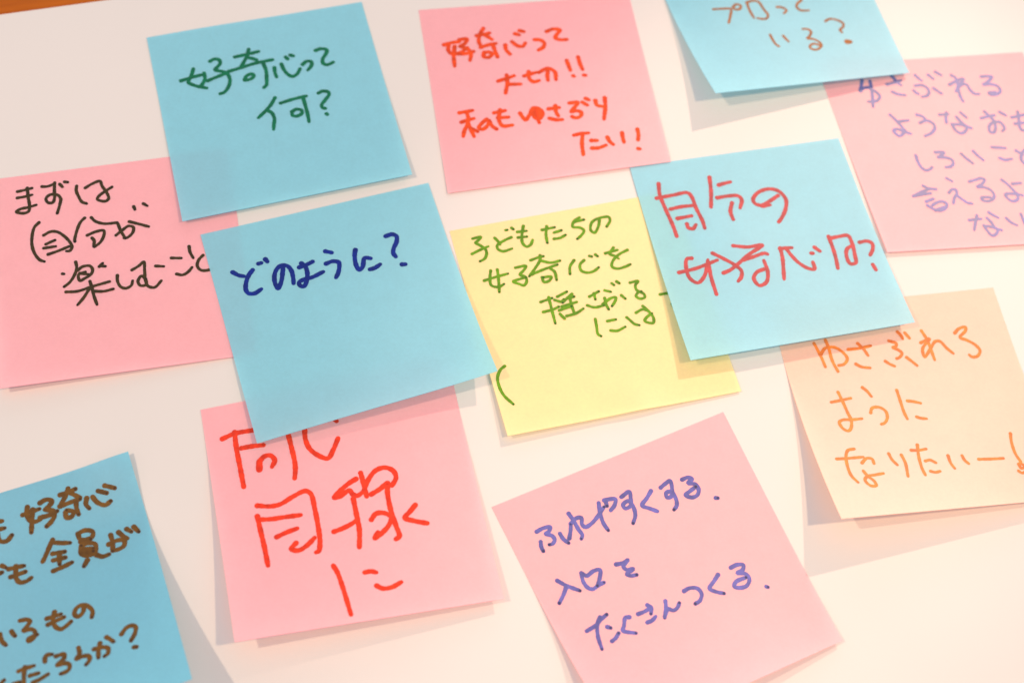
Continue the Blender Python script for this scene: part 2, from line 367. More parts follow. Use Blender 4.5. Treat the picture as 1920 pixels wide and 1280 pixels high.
NOTE['n6'] = dict(q=[(-102.98, 16.18), (-36.66, 51.35), (-2.6, -14.76), (-67.78, -50.34)], hl=2.16, hr=7.83, zb=0.5, e=1.8, dents=[(0.8, 0.85, 0.3, -1.2)], lines=[
 [
  ('c', [[1.46,6.53,15.92,8.06,17.48,9.49,18.22], [1.47,12.68,16.77,11.03,18.31,9.58,20.87,9.02,23.19,9.54,24.57,11.31,25.07,13.65,24.15], [1.47,14.92,15.05,15.87,15.01], [1.48,17.38,14.08,17.78,15.04]]),
  ('c', [[1.48,22.2,17.91,21.48,19.96,20.27,23.12,18.67,25.27,18.25,23.55,18.66,20.68,19.91,18.53,21.64,17.6,23.41,18.24,24.2,20.21,24.13,22.71,23.76,24.86]]),
  ('c', [[1.48,26.9,19.71,29.34,19.38,31.43,18.8], [1.48,27.86,18.47,28.77,19.98,28.77,22.5,27.84,25.26,26.63,26.68,25.63,26.39,25.41,25.07,26.76,24.45,29.81,24.3,33.73,23.28]]),
  ('c', [[1.49,36.22,16.22,38.04,17.22], [1.49,35.27,20.67,37.51,20.38,39.24,21.26,38.97,23.07,38,25.09,37,26.43]]),
  ('c', [[1.5,45.49,18.25,44.71,20.33,44.28,23.54,44.78,25.72,46.11,24.82,47.57,21.89,49.36,22.54], [1.5,48.08,26.39,49.63,26.32,51.7,25.46]]),
  ('q', [[1.51,56.13,15.89,58.29,15.75,59.45,16.68,59.04,18.63,57.35,21.01,56.8,22.66,57.2,24.06], [1.51,58.33,27.38,59.36,27.62]]),
 ],
])
NOTE['n7'] = dict(q=[(-26.44, 35.08), (42.32, 66.28), (72.66, -2.35), (4.06, -32.86)], hl=2.43, hr=0.675, zb=0.12, e=1.8, dents=[(0.56, 1.0, 0.1, 0.5)], lines=[
 [
  ('c', [[1.02,6.56,4.36,9.22,4.3,8.06,5.44,7.05,6,8.27,7.28,9.59,9.08,9.65,10.62,8.54,12.42,6.85,13.07], [1.01,5,9.9,7.86,8.97,10.77,8.21]]),
  ('c', [[1.02,13.55,5.57,14.29,7.01,14.62,8.35], [1.02,18.87,6.42,16.25,7.16,13.72,8.42,13.5,9.65,14.85,10.95,18.03,10.6], [1.02,17.72,3.45,18.25,3.46], [1.03,19.83,3.01,20.25,3.62]]),
  ('c', [[1.02,21.27,4.86,24.33,5.09], [1.02,20.95,6.96,23.87,7.21], [1.03,23.75,3.05,22.5,6.15,21.89,9.36,22.84,10.84,24.29,10.38,25.37,8.81]]),
  ('c', [[1.03,29.3,5.76,33.6,5.62], [1.03,31.14,4.75,30.12,7.74,29.74,10.85], [1.03,32.86,7.54,35.42,7.2], [1.02,32.25,9.84,34.25,9.89,36.33,9.14]]),
  ('c', [[1.04,42.49,3.67,40.39,4.7,39.4,6.67,41.67,7.46,42.65,8.8,41.32,10.34,39.68,11.39], [1.03,40.54,4.99,43.69,4.75]]),
  ('c', [[1.04,48.69,5.89,47.91,7.82,45.87,10.25,44.87,9.26,45.76,6.59,47.68,5.42,50.04,5.13,52.01,5.43,52.06,6.85,50.35,8.84]]),
 ],
 [
  ('c', [[1,9.35,17.12,8.55,19.46,8.25,22.4,10.38,23.46,12.29,22.76], [1,11.52,17.18,11.16,20.02,10.13,25.3], [1,6.47,20.27,10,19.77,14.48,19.31]]),
  ('c', [[1.01,17.31,17.7,20.81,17.78,19.54,19.28,18.13,20.49,19.61,21.56,19.59,23.31,18.39,24.56,17.06,23.78,15.41,22.52,17.28,22.07,19.75,21.84]]),
  ('c', [[1.01,22.82,16.03,25.61,15.5,27.18,15.42], [1.01,26.22,14.86,25.78,16.55,23.55,19.11,20.9,21.68], [1.01,25.92,16.83,28.88,18.21,32.02,18.11], [1,21.67,21.24,26.15,20.17,30.79,19.37], [1,24.76,22.9,24.94,24.7,26.73,24.57,27.74,23.28,25.17,22.99], [1.01,28.3,20.37,29.24,21.83,29.09,24.82]]),
  ('c', [[1.01,36.48,18.9,34.59,20.93,33.86,23.56], [1.02,39.65,19.56,37.94,20.88,37.76,23.12,39.67,24.28,41.97,24.01,43.58,23.08], [1.02,41.77,18.38,42.48,18.73], [1.02,43.82,18.29,44.38,19.02]]),
  ('c', [[1.02,47.14,18.48,51.32,18.07], [1.02,50.28,16.98,48.43,19,49.65,19.92,50.83,21.29], [1.02,54.52,18.74,51.25,19.85,48.64,21.85,47.88,23.73,49.36,24.8,52.11,24.61,53.98,24.09]]),
 ],
 [
  ('c', [[0.99,22,31.57,25.9,30.91], [1,24.93,30.45,24.74,34.39,24.51,40.02], [0.99,21.88,35.26,25.23,34.99,27.14,34.4], [1,27.69,30.79,31.08,29.66], [1,26.54,31.79,28.46,32.79,29.5,32.17], [1,32.52,30.81,30.4,32.11,28.76,33.26], [0.99,28.17,34.62,33.19,33.95], [1,31.44,32.33,31.28,35.28,31.39,38.03], [0.99,26.99,35.76,29.97,35.25,31.1,35.15], [0.99,26.85,37.07,27.84,39.01], [0.99,28.72,38.2,31.87,37.89,34.61,36.73], [1,31.3,32.05,32.88,31.89]]),
  ('c', [[1,37.67,32.9,41.14,31.64], [1,39.47,32.04,39.28,34.25], [1,36.18,35.83,38.27,37.01,41.38,36.93]]),
  ('c', [[1,43.11,31.7,44.86,32.57], [1,41.1,36.37,44.43,34.83,45.96,34.91,45.06,36.46,43.82,37.69], [1,42.34,34.39,42.15,36.6,42.44,38.64], [1.01,46.07,29.66,46.6,30.43], [1.01,47.8,29.37,48.46,30.17], [1,47.85,34.55,48.76,36]]),
  ('c', [[1.01,51.91,30.64,54.61,30.6,53.31,31.94,53.24,33.69,55.13,35.59,54.99,36.81,53.37,36.96,52.4,35.76,53.66,34.53,54.57,34.47]]),
  ('t', [[1.01,60.15,36.79,64.18,36.83], [1,62.93,40.86,63.31,42.53]]),
 ],
 [
  ('c', [[0.99,37.31,41.12,36.95,43.9,36.63,46.52,37.38,47.42], [0.99,40.83,42.65,43.7,42.62], [0.99,40.92,46.11,42.96,46.64,45.85,45.78]]),
  ('c', [[0.99,47.24,42.62,48.14,44.05,49.04,45.47,50.38,46.14], [1,50.64,41.61,53.08,40.88,54.62,41.7], [1,53.44,39.72,54.62,41.7,55.58,44.38,55.01,46.23,53.55,45.92,52.51,44.97,54.05,43.56,55.59,42.9]]),
 ],
 [
  ('b', [[1.01,5.17,51.43,3.67,52.31,2.05,54.84,1.76,58.11,2.4,61.33,4.41,64.84]]),
 ],
])
NOTE['n8'] = dict(q=[(27.71, 72.68), (96.88, 100.8), (124.99, 31.77), (55.21, 2.48)], hl=4.995, hr=3.915, zb=0.45, e=1.8, dents=[(0.35, 0.45, 0.22, 0.5), (0.8, 0.7, 0.2, -0.4)], lines=[
 [
  ('c', [[1.35,7.98,8.03,7.28,12.11,7.8,18.31,8.51,24.57,8.65,28.89], [1.34,5.86,13.4,11.61,13.14,16.79,13.08,17.68,14.78,17.98,19.48,18.68,24.59,18.62,27.56], [1.34,9.42,18.29,13,17.99,16.99,18.19], [1.34,10.76,22.21,15.64,22.04], [1.34,13.25,24.83,13.35,26.39,14.78,26.97,16.11,25.67]]),
  ('c', [[1.37,25.78,8.32,24.77,13.79,23.02,19.87], [1.37,28.08,11.83,30.38,11.46,32.37,11.27], [1.36,26.13,16.64,30.26,16.58,33.4,17.09,34.11,18.77,32.62,21.86], [1.36,30.5,19.44,28.99,22.65,28.98,25.92]]),
  ('c', [[1.37,46.87,19.13,43.27,20.88,40.08,22.25,43.1,22.29], [1.37,40.61,22.34,38.26,21.02,37.94,19.39,40.34,16.95,44.76,16.09,47.66,17.5,49.09,20.88,47.94,24.47,45.48,27.83,43.89,29.33]]),
 ],
 [
  ('c', [[1.31,11.14,37.92,9.56,37.92,8.42,41.03,8.52,45.29,10.53,47.36,13.14,45.57,15.3,41.76,16.22,39.51], [1.31,5.66,42.45,11.57,41.94,19.19,40.19], [1.31,15.89,41.56,15.38,45.99,15.21,52.71], [1.32,18.43,37.37,21.15,39.84,24.4,43.16,25.8,45.53,25.1,47.82,23.61,49.23], [1.31,19.78,45.32,22.37,44.6,25.58,42.77]]),
  ('c', [[1.33,25.96,35.84,30.52,37.12,35.63,37.22,30.19,39.93,24.9,43.25], [1.32,27.75,41.76,31.45,41.06,35.44,40.38,36.25,40.88], [1.32,33.31,46.25,30.66,47,28.94,49.12,29.88,52.01,32.51,51.27,34.21,47.62,34.32,43.07]]),
  ('c', [[1.34,41.22,39.29,40.76,43.21,39.87,46.75,38.69,51.14], [1.34,41.02,39.56,42.77,39.54,45.16,39.74], [1.34,43.2,39.91,43.98,42.51,45.58,45.85,47.98,48.4,49.93,49.04,50.32,46.32], [1.34,50.93,42.91,51.45,42.99], [1.34,52.72,40.86,54.04,42.62]]),
  ('c', [[1.35,58.78,37.55,58.73,42.5,58.35,46.77,57.74,50.07], [1.35,59.62,38.32,62.41,38.19,65.36,38.4,65.73,41.28,65.11,46.14,64.33,49.11,62.44,49.06,62.3,45.62,63.37,43.34,65.93,42.25]]),
  ('q', [[1.34,68.35,41.64,71.09,41.65,72.32,42.82,71.83,44.93,70.11,47.1], [1.33,69.69,50.78,69.95,53.02]]),
 ],
])
NOTE['n9'] = dict(q=[(79.27, 28.64), (151.64, 53.01), (175.55, -18.26), (103.26, -43.19)], hl=12.69, hr=3.375, zb=0.12, e=1.8, dents=[], lines=[
 [
  ('c', [[1.01,11.1,13,11.72,15.63,12.27,18.47,12.58,21.31], [1.01,12.21,17.07,14.28,15.01,17.31,15.14,19.73,17.52,20.28,19.46,18.72,21.15,16.91,21.39], [1.02,15,12.3,15.34,15.13,15.31,19.32,16.12,23.41]]),
  ('c', [[1.02,21.37,16.32,24.87,16.37,28.95,15.92], [1.02,24.99,14.65,26.32,16.69,27.17,19.14], [1.02,22.51,21.63,23.94,22.75,26.57,23.46]]),
  ('c', [[1.03,35.2,14.92,37.29,16.11,37.03,17.03,35.83,17.36,37.49,18.5,38.22,19.78,36.95,21.06,35.99,21.32], [1.02,32.11,21.79,33.3,22.98,34.57,23.85], [1.03,39.29,21.34,40.58,22.93,41.77,24.52], [1.03,38.87,12.17,39.73,13.8,39.9,14.77], [1.03,41.14,12.77,42.12,14.79]]),
  ('c', [[1.04,46.74,12.7,47.72,16.17,47.9,20.01,48,23.28], [1.03,45.3,16.83,48.51,15.78,45.32,18.98,45.12,21.82,47.61,19.5,50.17,16.94,51.68,17.11,53.12,19.68,54.7,21.8]]),
  ('c', [[1.04,57.31,14.8,59.08,13.42,61.44,13.06,61.04,14.37,58.59,16.49,60.47,17.68,62.91,19.9,63.61,21.91,62.14,23.67,60.34,23.69,59.71,22.89]]),
 ],
 [
  ('c', [[1.01,10.94,33.63,14.25,33.36,17.37,33.06], [1.01,14.05,30.48,14.52,33.88,14.89,38.23,15.18,40.67,14,43.64,12.95,44.22,11.62,43.08,11.26,40.86,12.53,40.22,15.87,40.53,18.65,40.56]]),
  ('c', [[1.02,22.16,29.88,23.28,31.46,24,33.32], [1.01,21.99,38.95,22.92,37.39,25.12,37.3,26.78,38.86,26.64,41.24,25.2,42.97,24.01,43.3]]),
  ('c', [[1.02,32.63,32.2,32.57,35.78,32.46,40.08,32.72,42.52], [1.02,34.8,36.31,36.61,36.79,38.73,37.63], [1.01,35.88,42.2,37.18,42.85,38.81,43.2]]),
 ],
 [
  ('c', [[1.01,6.22,53.5,9.75,53.73,14.58,53.89], [1.01,12.7,50.72,10.7,50.94,9.46,52.72,8.65,56.27,8.62,59.95,9.79,62.55], [1.01,13.44,55.93,15.44,54.48,16.99,54.93,17.02,56.63], [1,12.85,58.78,13.48,60.57,14.94,62.95,14.82,64.4,13.2,64.2,12.19,62.12,13.39,60.8,15.79,60.61,18.65,60.39]]),
  ('c', [[1.01,22.77,53.74,23.05,55.95,24.02,58], [1.01,26.51,54.7,26.74,57.62,25.84,62.33]]),
  ('c', [[1.01,30.18,53.47,32.46,53.76,34.91,53.58], [1.01,32.71,51.87,31.71,55.83,31.21,60.08,31.37,62.5], [1,33.19,57.69,34.76,57.54,36.2,58.67], [1,33.52,61.41,34.83,61.95,36.42,61.75]]),
  ('c', [[1.01,40.94,56.71,40.83,59.31,41.39,61.28], [1.01,45.34,57.22,45.57,58.91,46.4,60.19]]),
  ('t', [[1.01,50.13,59.06,53.96,59.4,58.08,59.62]]),
  ('e', [[1.01,63.5,51.53,62.78,54.28,62.52,58.47,63.19,61.35], [1.01,62.2,62.17,62.53,63.61,63.86,63.05,62.8,61.77], [1,61.32,64.41,62.12,65.19,63.58,64.87]]),
 ],
])
NOTE['n10'] = dict(q=[(-87.13, -42.23), (-18.25, -10.62), (11.45, -82.62), (-58.26, -110.41)], hl=8.91, hr=3.105, zb=0.15, e=1.25, dents=[(0, 0.3, 0.16, 0.5)], lines=[
 [
  ('c', [[1.51,4.92,10.76,8.63,9.82,13.9,9.88,16.47,9.79], [1.51,8.7,9.39,8.46,13.73,8.63,20.83,8.78,27.51], [1.5,9.85,14.89,12.96,14.91,16.23,15.22], [1.88,13.93,22.85,14.31,20.26], [1.51,14.31,20.26,16.07,18.87,17.8,19.02,18.7,20.78,17.62,22.76]]),
  ('c', [[1.51,23.66,9.18,23.82,13.14,24.04,16.65,24.3,22.45,24.08,25.06,23.45,27.79], [1.51,29.03,10.36,28.79,13.01,28.5,15.89,29.16,19.11,31.08,21.74,33.94,23.47,35.94,21.04,37.91,17.73], [1.52,37.78,10.52,38.13,11.91,38.47,12.29]]),
 ],
 [
  ('c', [[1.49,11.72,34.26,15.01,35.18,18.07,35.18,22.18,33.44,25.81,32.47,27.17,33.63,27.53,38.48,27.57,44.07,27.3,49.12,26.46,51.91,25.66,52.17], [1.48,11.24,37.64,11.43,41.59,11.82,48.12,11.96,53.66], [1.48,11.82,38.85,15.16,39.34,18.95,39.49,23.3,39.75], [1.46,15.62,45.26,18.58,44.37,21.72,43.73], [1.46,20.64,48.21,19.07,49.8,21.01,50.62,23.43,49.62,26.04,47.6]]),
  ('c', [[1.5,40.75,31.72,38.64,32.58,36.01,34.2,33.51,36.27,35.26,36.21,38.23,34.88,38.95,36.32,40.19,37.01,42.11,36.11], [1.5,42.42,30.12,42.61,33.41,42.78,37.76], [1.49,42.33,35.95,44.08,32.85,46.95,30.2,49.78,29.92,51.86,31.44,52.22,33.67,50.6,35.92], [1.49,38.87,37.81,38.88,42.1,38.84,47.6,37.89,52.87], [1.46,31.69,46.82,34.28,46.28,36.72,45.49,39.03,44.47], [1.49,44.22,37.41,46.99,36.26,49.62,34.86,48.95,37.3,48.78,43.23,49.33,48.38,49.63,51.78,48.54,52.4], [1.47,42.76,45.21,44.42,43.63,46.7,43.87,48.53,45.5,47.54,47.62,45.21,49.68,42.63,51.07,43.9,49.43], [1.48,56.05,43.17,53.89,45.07,52.25,46.43,54.87,47.98,58.31,49.34]]),
 ],
 [
  ('c', [[1.4,29.74,57.13,30.49,59.34,31.18,63.98,31.73,69.35,32.01,72.41], [1.39,37.97,60.74,39.68,60.72,41.16,61.32], [1.38,40.53,65.27,42.02,66.35,44.66,66.41,47.51,65.38]]),
 ],
])
NOTE['n11'] = dict(q=[(3.29, -55.04), (67.89, -10.26), (108.79, -75.44), (48.46, -117.63)], hl=12.15, hr=1.89, zb=0.12, e=2.6, dents=[(0.85, 0.8, 0.22, -0.4)], lines=[
 [
  ('c', [[1.18,8.35,11.51,10.33,11.3,12.41,11.78,11.45,12.86,10.29,13.07,11.79,14.28,11.96,15.63,10.91,16.44,9.93,16.3], [1.18,8.07,14.57,7.55,16.03,7.54,17.28], [1.19,14.13,14.66,14.3,16.44,15.16,18.08]]),
  ('c', [[1.2,19.04,10.35,19.38,12.66,19.53,15.73,19.8,17.56,19.03,18.41], [1.19,15.95,16.94,17.44,14.82,18.15,13.42], [1.2,18.24,13.24,20.34,12.43,21.83,12.86,21.12,14.7,21.64,15.79,23.92,15.49,26.76,14.13,29.25,12.6]]),
  ('c', [[1.22,28.37,10.91,27.47,13.57,26.92,16.79,27.24,19.3], [1.22,30.14,10.8,32.09,11.21,33.34,11.74,32.35,13.29,30.57,14.26], [1.22,30.5,10.96,30.17,12.65]]),
  ('c', [[1.22,35.21,11.89,38.08,11.37,37.44,13.51,36.53,15.31,34.74,15.41,34.55,14.24,36.45,13.75,37.07,15.54,36.51,18.35,34.78,20.29]]),
  ('c', [[1.24,43.99,13.69,41.83,15.19,39.61,16.55,41.18,18.19,42.93,19.91]]),
  ('c', [[1.24,47.08,13.91,48.9,13.36,50.54,13.18,50.07,15.42,48.78,17.52,47.51,17.41,47.79,15.99,49.42,16.25,49.68,18.78,48.93,20.66,47.65,21.43]]),
  ('c', [[1.25,54,14.21,55.96,14.29,56.84,15.2,55.18,15.83,57,17.05,57.17,18.91,56.06,20.2,54.26,20.22,52.78,18.79,54.33,18.35,56.78,17.76]]),
  ('f', [[1.25,60.67,23.15,61.24,23.43]]),
 ],
 [
  ('c', [[1.17,7.26,26.44,8.74,28.48,11.76,31.59], [1.17,8.55,29.23,6.89,30.77,4.8,32.32]]),
  ('c', [[1.18,14.47,27.27,13.82,29.71,14.22,31.78,15.24,32.66,17.34,32.35,19.09,32.29], [1.18,14.72,27.59,15.49,28.57,17.85,28.15,19.77,28.58,18.87,30.29,16.91,32.36]]),
  ('c', [[1.19,24.68,29.06,26.61,29.5,28.47,29.26,26.33,30.43,26.75,31.69,28.65,32.19,26.11,32.89,26.97,33.7,28.68,34.16]]),
 ],
 [
  ('c', [[1.17,7.94,42.53,11.15,42.14,13.35,41.26,15.37,40.72], [1.18,13.29,40.6,11.59,42.13,10.07,45.21,9.29,48.86], [1.18,13.8,43.92,14.51,44.58], [1.18,12.97,48.06,14.2,47.79,15.81,46.85]]),
  ('c', [[1.19,20.84,44.08,19.71,43.77,18.23,45.64,17.29,46.69,20.26,48.92]]),
  ('c', [[1.19,23.52,44.34,25.4,44.47,27.71,44.25], [1.19,27.22,43.17,27.88,44.33,26.92,45.81], [1.19,24.73,47.58,26.23,47.63,27.78,47.06]]),
  ('c', [[1.2,32.51,44.29,31.63,46.24,29.92,48.46], [1.2,30.12,48.12,32.06,46.65,33.26,47.62,34.7,47.42,35.95,46.4]]),
  ('c', [[1.21,38.89,43.94,40.73,43.82,42.83,44.84,43.2,46.71,41.79,48.24,40.05,48.54]]),
  ('c', [[1.22,50.38,43.76,48.38,44.92,46.13,46.29,47.36,47.9,49.29,49.26]]),
  ('c', [[1.23,54.86,43.42,57.12,43.41,58.72,44.22,57.86,45.36,55.9,45.59,58,46.71,58.33,48.56,56.61,49.96,54.48,49.7,53.04,48.65,54.27,47.68,57.66,47.72]]),
  ('f', [[1.23,61.87,52.45,62.3,52.81]]),
 ],
])
NOTE['n12'] = dict(q=[(-168.32, -98.38), (-103.5, -60.12), (-65.5, -123.78), (-129.71, -162.47)], hl=5.4, hr=16.2, zb=0.12, e=1.5, dents=[(1, 0, 0.16, 2.0)], lines=[
 [
  ('c', [[1.37,35.12,8.29,36.75,8.43], [1.36,35,10.55,36.99,10.73], [1.37,35.59,6.98,34.74,11.71,34.97,14.07,36.68,14.66,38.44,13.39]]),
  ('c', [[1.37,42.5,8.51,44.41,8.32,47.24,8.23], [1.38,44.25,6.58,43.54,8.87,44.48,11.28,46.3,11.49,47.61,10.68], [1.38,45.46,7.84,44.57,10.9,43.6,14.32], [1.38,47.83,6.53,49.62,6.09,51.11,7.02,50.08,8.15,48.59,8.9], [1.38,48.76,8.96,50.76,10.07,50.84,11.35,49.51,13,47.98,13.94], [1.37,46.83,10.83,49.05,10.95,51.81,10.42]]),
  ('c', [[1.39,53.63,5.98,55.92,5.93,58.1,5.64], [1.39,56.19,4.83,54.94,6.86,52.88,9.1], [1.39,56.58,6.37,58.71,8.59], [1.38,52.83,9.3,55.91,9.09,58.61,8.98], [1.38,53.81,11.52,53.78,13.19,55.27,13.28,55.95,12.05,54.3,11.06], [1.38,57.36,9.38,57.06,11.38,57.16,13.3]]),
  ('c', [[1.38,60.42,9.4,59.8,11.07,60.39,12.53], [1.38,62.1,9.58,62.94,11.54,64.85,13.02,66.56,12.38], [1.38,63.96,8.37,66.11,9.76], [1.37,66.13,7.5,68.61,9.12]]),
 ],
 [
  ('c', [[1.36,32.64,23.47,33.57,23.39], [1.36,33.96,21.42,34.87,22.37]]),
  ('c', [[1.36,35.47,23.01,39.6,23.43], [1.36,35.51,25.56,39.58,25.33], [1.37,37.51,22.89,36.84,26.25,37.58,28,39.37,28.22,40.76,27.67]]),
  ('c', [[1.38,48.64,18.34,47.3,20.21,45.67,22.61,44.64,23.96], [1.38,48.46,19.13,50.67,20.11,52.93,20.82], [1.38,47.73,22.49,50.96,23], [1.38,47.48,24.54,50.77,24.78], [1.38,46.81,27.73,49.46,27.41,52.17,26.88], [1.38,49.5,22.91,48.84,26.32]]),
  ('c', [[1.39,55.63,18.85,55.79,20.62,57.13,21.31,59.05,21.12,59.59,19.59,57.77,18.53,55.84,18.72], [1.39,55.78,21.48,58.57,21.6], [1.39,55.68,22.74,55.15,25.14,56.4,26.24,58.7,25.98,59.42,23.63,57.6,22.55,55.68,22.74], [1.39,55.81,23.86,58.62,24.65], [1.39,55.76,24.92,58.44,25.45], [1.4,56.27,27.71,55.01,29.21], [1.4,59.04,26.97,60.49,28.02,62.31,27.94]]),
  ('c', [[1.4,62.89,24.87,65.43,24.46,67.18,25.08,66.8,26.71,64.78,27.3,63.87,27.19], [1.4,64.07,22.24,64.03,24.84,63.47,27.26], [1.4,66.35,22.17,67.16,23.54,68.19,24.79], [1.41,68.69,21.91,69.72,23.14], [1.41,70.76,21.98,71.65,23.82]]),
 ],
 [
  ('c', [[1.28,29.65,41.28,29.78,43.5,30.58,45.05], [1.29,32.7,41.52,32.95,42.39,33.33,43.25]]),
  ('c', [[1.29,35.42,39.26,37.25,39.64,37.89,40.52,36.89,41.56,35.76,42.54,37.73,42.83,38.6,43.95,38.05,45.47,36.57,46.15,36.43,45.46,38.94,45.03]]),
  ('c', [[1.3,42.37,41.29,46.18,41.33], [1.3,42.28,43.17,46.77,42.52], [1.31,44.65,40.1,43.75,42.62,44.16,44.7,45.31,45.79,46.75,45.4,48.28,44.55]]),
  ('c', [[1.32,52.54,41.05,51.89,42.9,50.35,43.76,49.61,42.66,50.48,41.06,52.06,40.7,53.53,41.59,54.37,43.55,53.83,45.29]]),
 ],
 [
  ('c', [[1.25,26.81,55.79,28.3,54.88], [1.26,30.34,56.92,32.18,57.06]]),
  ('c', [[1.27,32.37,53.77,34.39,53.67,36.52,53.76], [1.27,34.19,53.28,33.53,55.47,33.02,58.32], [1.27,35,56.22,37.25,56.37], [1.26,35.39,58.53,37.31,58.25,39.57,57.64], [1.28,39.49,53.71,39.67,52.7,40.34,52.03,41.64,52.3]]),
  ('c', [[1.29,42.54,53.23,44.66,53.47,44.44,54.64,42.3,55.96,44.41,56.2,45.45,57.11,45.08,58.37,43.92,58.83,42.84,58.84]]),
  ('c', [[1.3,48.67,53.04,48.55,55.07,47.39,56.17,49.31,56.02,50.82,56.64,50.71,57.88,49.58,58.84]]),
  ('c', [[1.3,52.48,55.09,54.85,55.44,56.05,56.26,55.76,57.76,54.7,58.28], [1.31,54.34,53.93,53.55,55.86,53.11,58.09], [1.31,56.34,52.81,57.1,53.77,57.83,54.89]]),
  ('q', [[1.32,60.3,53.47,61.82,52.12,63.24,51.88,64.32,52.66,63.77,54.59,62.29,56.44], [1.32,62.64,58.74,63.28,58.94]]),
 ],
])

SIDE = 75.0
V0 = 0.22                  # the gummed strip
THICK = 0.11

class Sheet:
    def __init__(self, d):
        self.__dict__.update(d)

    def prof(self, v):
        t = min(max((v - V0) / (1 - V0), 0.0), 1.0)
        return t ** self.e

    def frac(self, v, h):
        """how far along the board a point v down the sheet lands, as the sheet rises"""
        n = 32
        acc = [0.0]
        prev = None
        for i in range(n + 1):
            x = i / n
            t = min(max((x - V0) / (1 - V0), 0.0), 1.0)
            dz = h * self.e * t ** (self.e - 1) / (1 - V0) / SIDE
            s = math.sqrt(max(0.05, 1 - dz * dz))
            if prev is not None:
                acc.append(acc[-1] + (s + prev) / 2 / n)
            prev = s
        if v >= 1:
            return v
        if v <= 0:
            return v
        k = v * n
        i = int(k)
        return (acc[i] + (acc[i + 1] - acc[i]) * (k - i)) / acc[-1]

    def at(self, u, v):
        h = self.hl * (1 - u) + self.hr * u
        w = self.frac(v, h)
        q = self.q
        p = []
        for a in (0, 1):
            p.append((1 - w) * ((1 - u) * q[0][a] + u * q[1][a]) + w * ((1 - u) * q[3][a] + u * q[2][a]))
        z = self.zb + h * self.prof(v)
        for bu, bv, br, ba in self.dents:          # small local bows and peeled corners
            z += ba * math.exp(-((u - bu) ** 2 + (v - bv) ** 2) / (br * br))
        return Vector((p[0], p[1], z))

    def normal(self, u, v):
        e = 0.004
        a = self.at(u + e, v) - self.at(u - e, v)
        b = self.at(u, v - e) - self.at(u, v + e)
        return a.cross(b).normalized()

def sheet_mesh(name, s, mat, origin):
    n = 54
    bm = bmesh.new()
    top, bot = [], []
    for j in range(n + 1):
        rt, rb = [], []
        for i in range(n + 1):
            u, v = i / n, j / n
            p = s.at(u, v)
            nn = s.normal(u, v)
            rt.append(bm.verts.new((p - origin) * MM))
            edge = i in (0, n) or j in (0, n)
            rb.append(bm.verts.new((p - nn * THICK - origin) * MM) if edge else None)
        top.append(rt)
        bot.append(rb)
    for j in range(n):
        for i in range(n):
            f = bm.faces.new((top[j][i], top[j + 1][i], top[j + 1][i + 1], top[j][i + 1]))
            f.smooth = True
    for k in range(n):
        bm.faces.new((top[0][k], top[0][k + 1], bot[0][k + 1], bot[0][k]))
        bm.faces.new((top[n][k + 1], top[n][k], bot[n][k], bot[n][k + 1]))
        bm.faces.new((top[k + 1][0], top[k][0], bot[k][0], bot[k + 1][0]))
        bm.faces.new((top[k][n], top[k + 1][n], bot[k + 1][n], bot[k][n]))
    # the cut edges of the sheet stay crisp
    for e in bm.edges:
        if len(e.link_faces) == 2 and (e.link_faces[0].smooth != e.link_faces[1].smooth):
            e.smooth = False
    me = bpy.data.meshes.new(name)
    bm.to_mesh(me)
    bm.free()
    me.materials.append(mat)
    return me

def smooth_path(pts, step=0.25):
    """centripetal Catmull-Rom through the pen points, resampled"""
    P = [Vector(p) for p in pts]
    if len(P) == 2:
        d = (P[1] - P[0]).length
        n = max(2, int(d / step))
        return [P[0].lerp(P[1], i / n) for i in range(n + 1)]
    P = [P[0] * 2 - P[1]] + P + [P[-1] * 2 - P[-2]]
    out = []
    for k in range(1, len(P) - 2):
        p0, p1, p2, p3 = P[k - 1:k + 3]
        t0 = 0.0
        t1 = t0 + max(1e-4, (p1 - p0).length) ** 0.5
        t2 = t1 + max(1e-4, (p2 - p1).length) ** 0.5
        t3 = t2 + max(1e-4, (p3 - p2).length) ** 0.5
        n = max(2, int((p2 - p1).length / step))
        for i in range(n):
            t = t1 + (t2 - t1) * i / n
            a1 = p0 * ((t1 - t) / (t1 - t0)) + p1 * ((t - t0) / (t1 - t0))
            a2 = p1 * ((t2 - t) / (t2 - t1)) + p2 * ((t - t1) / (t2 - t1))
            a3 = p2 * ((t3 - t) / (t3 - t2)) + p3 * ((t - t2) / (t3 - t2))
            b1 = a1 * ((t2 - t) / (t2 - t0)) + a2 * ((t - t0) / (t2 - t0))
            b2 = a2 * ((t3 - t) / (t3 - t1)) + a3 * ((t - t1) / (t3 - t1))
            out.append(b1 * ((t2 - t) / (t2 - t1)) + b2 * ((t - t1) / (t2 - t1)))
    out.append(P[-2])
    return out

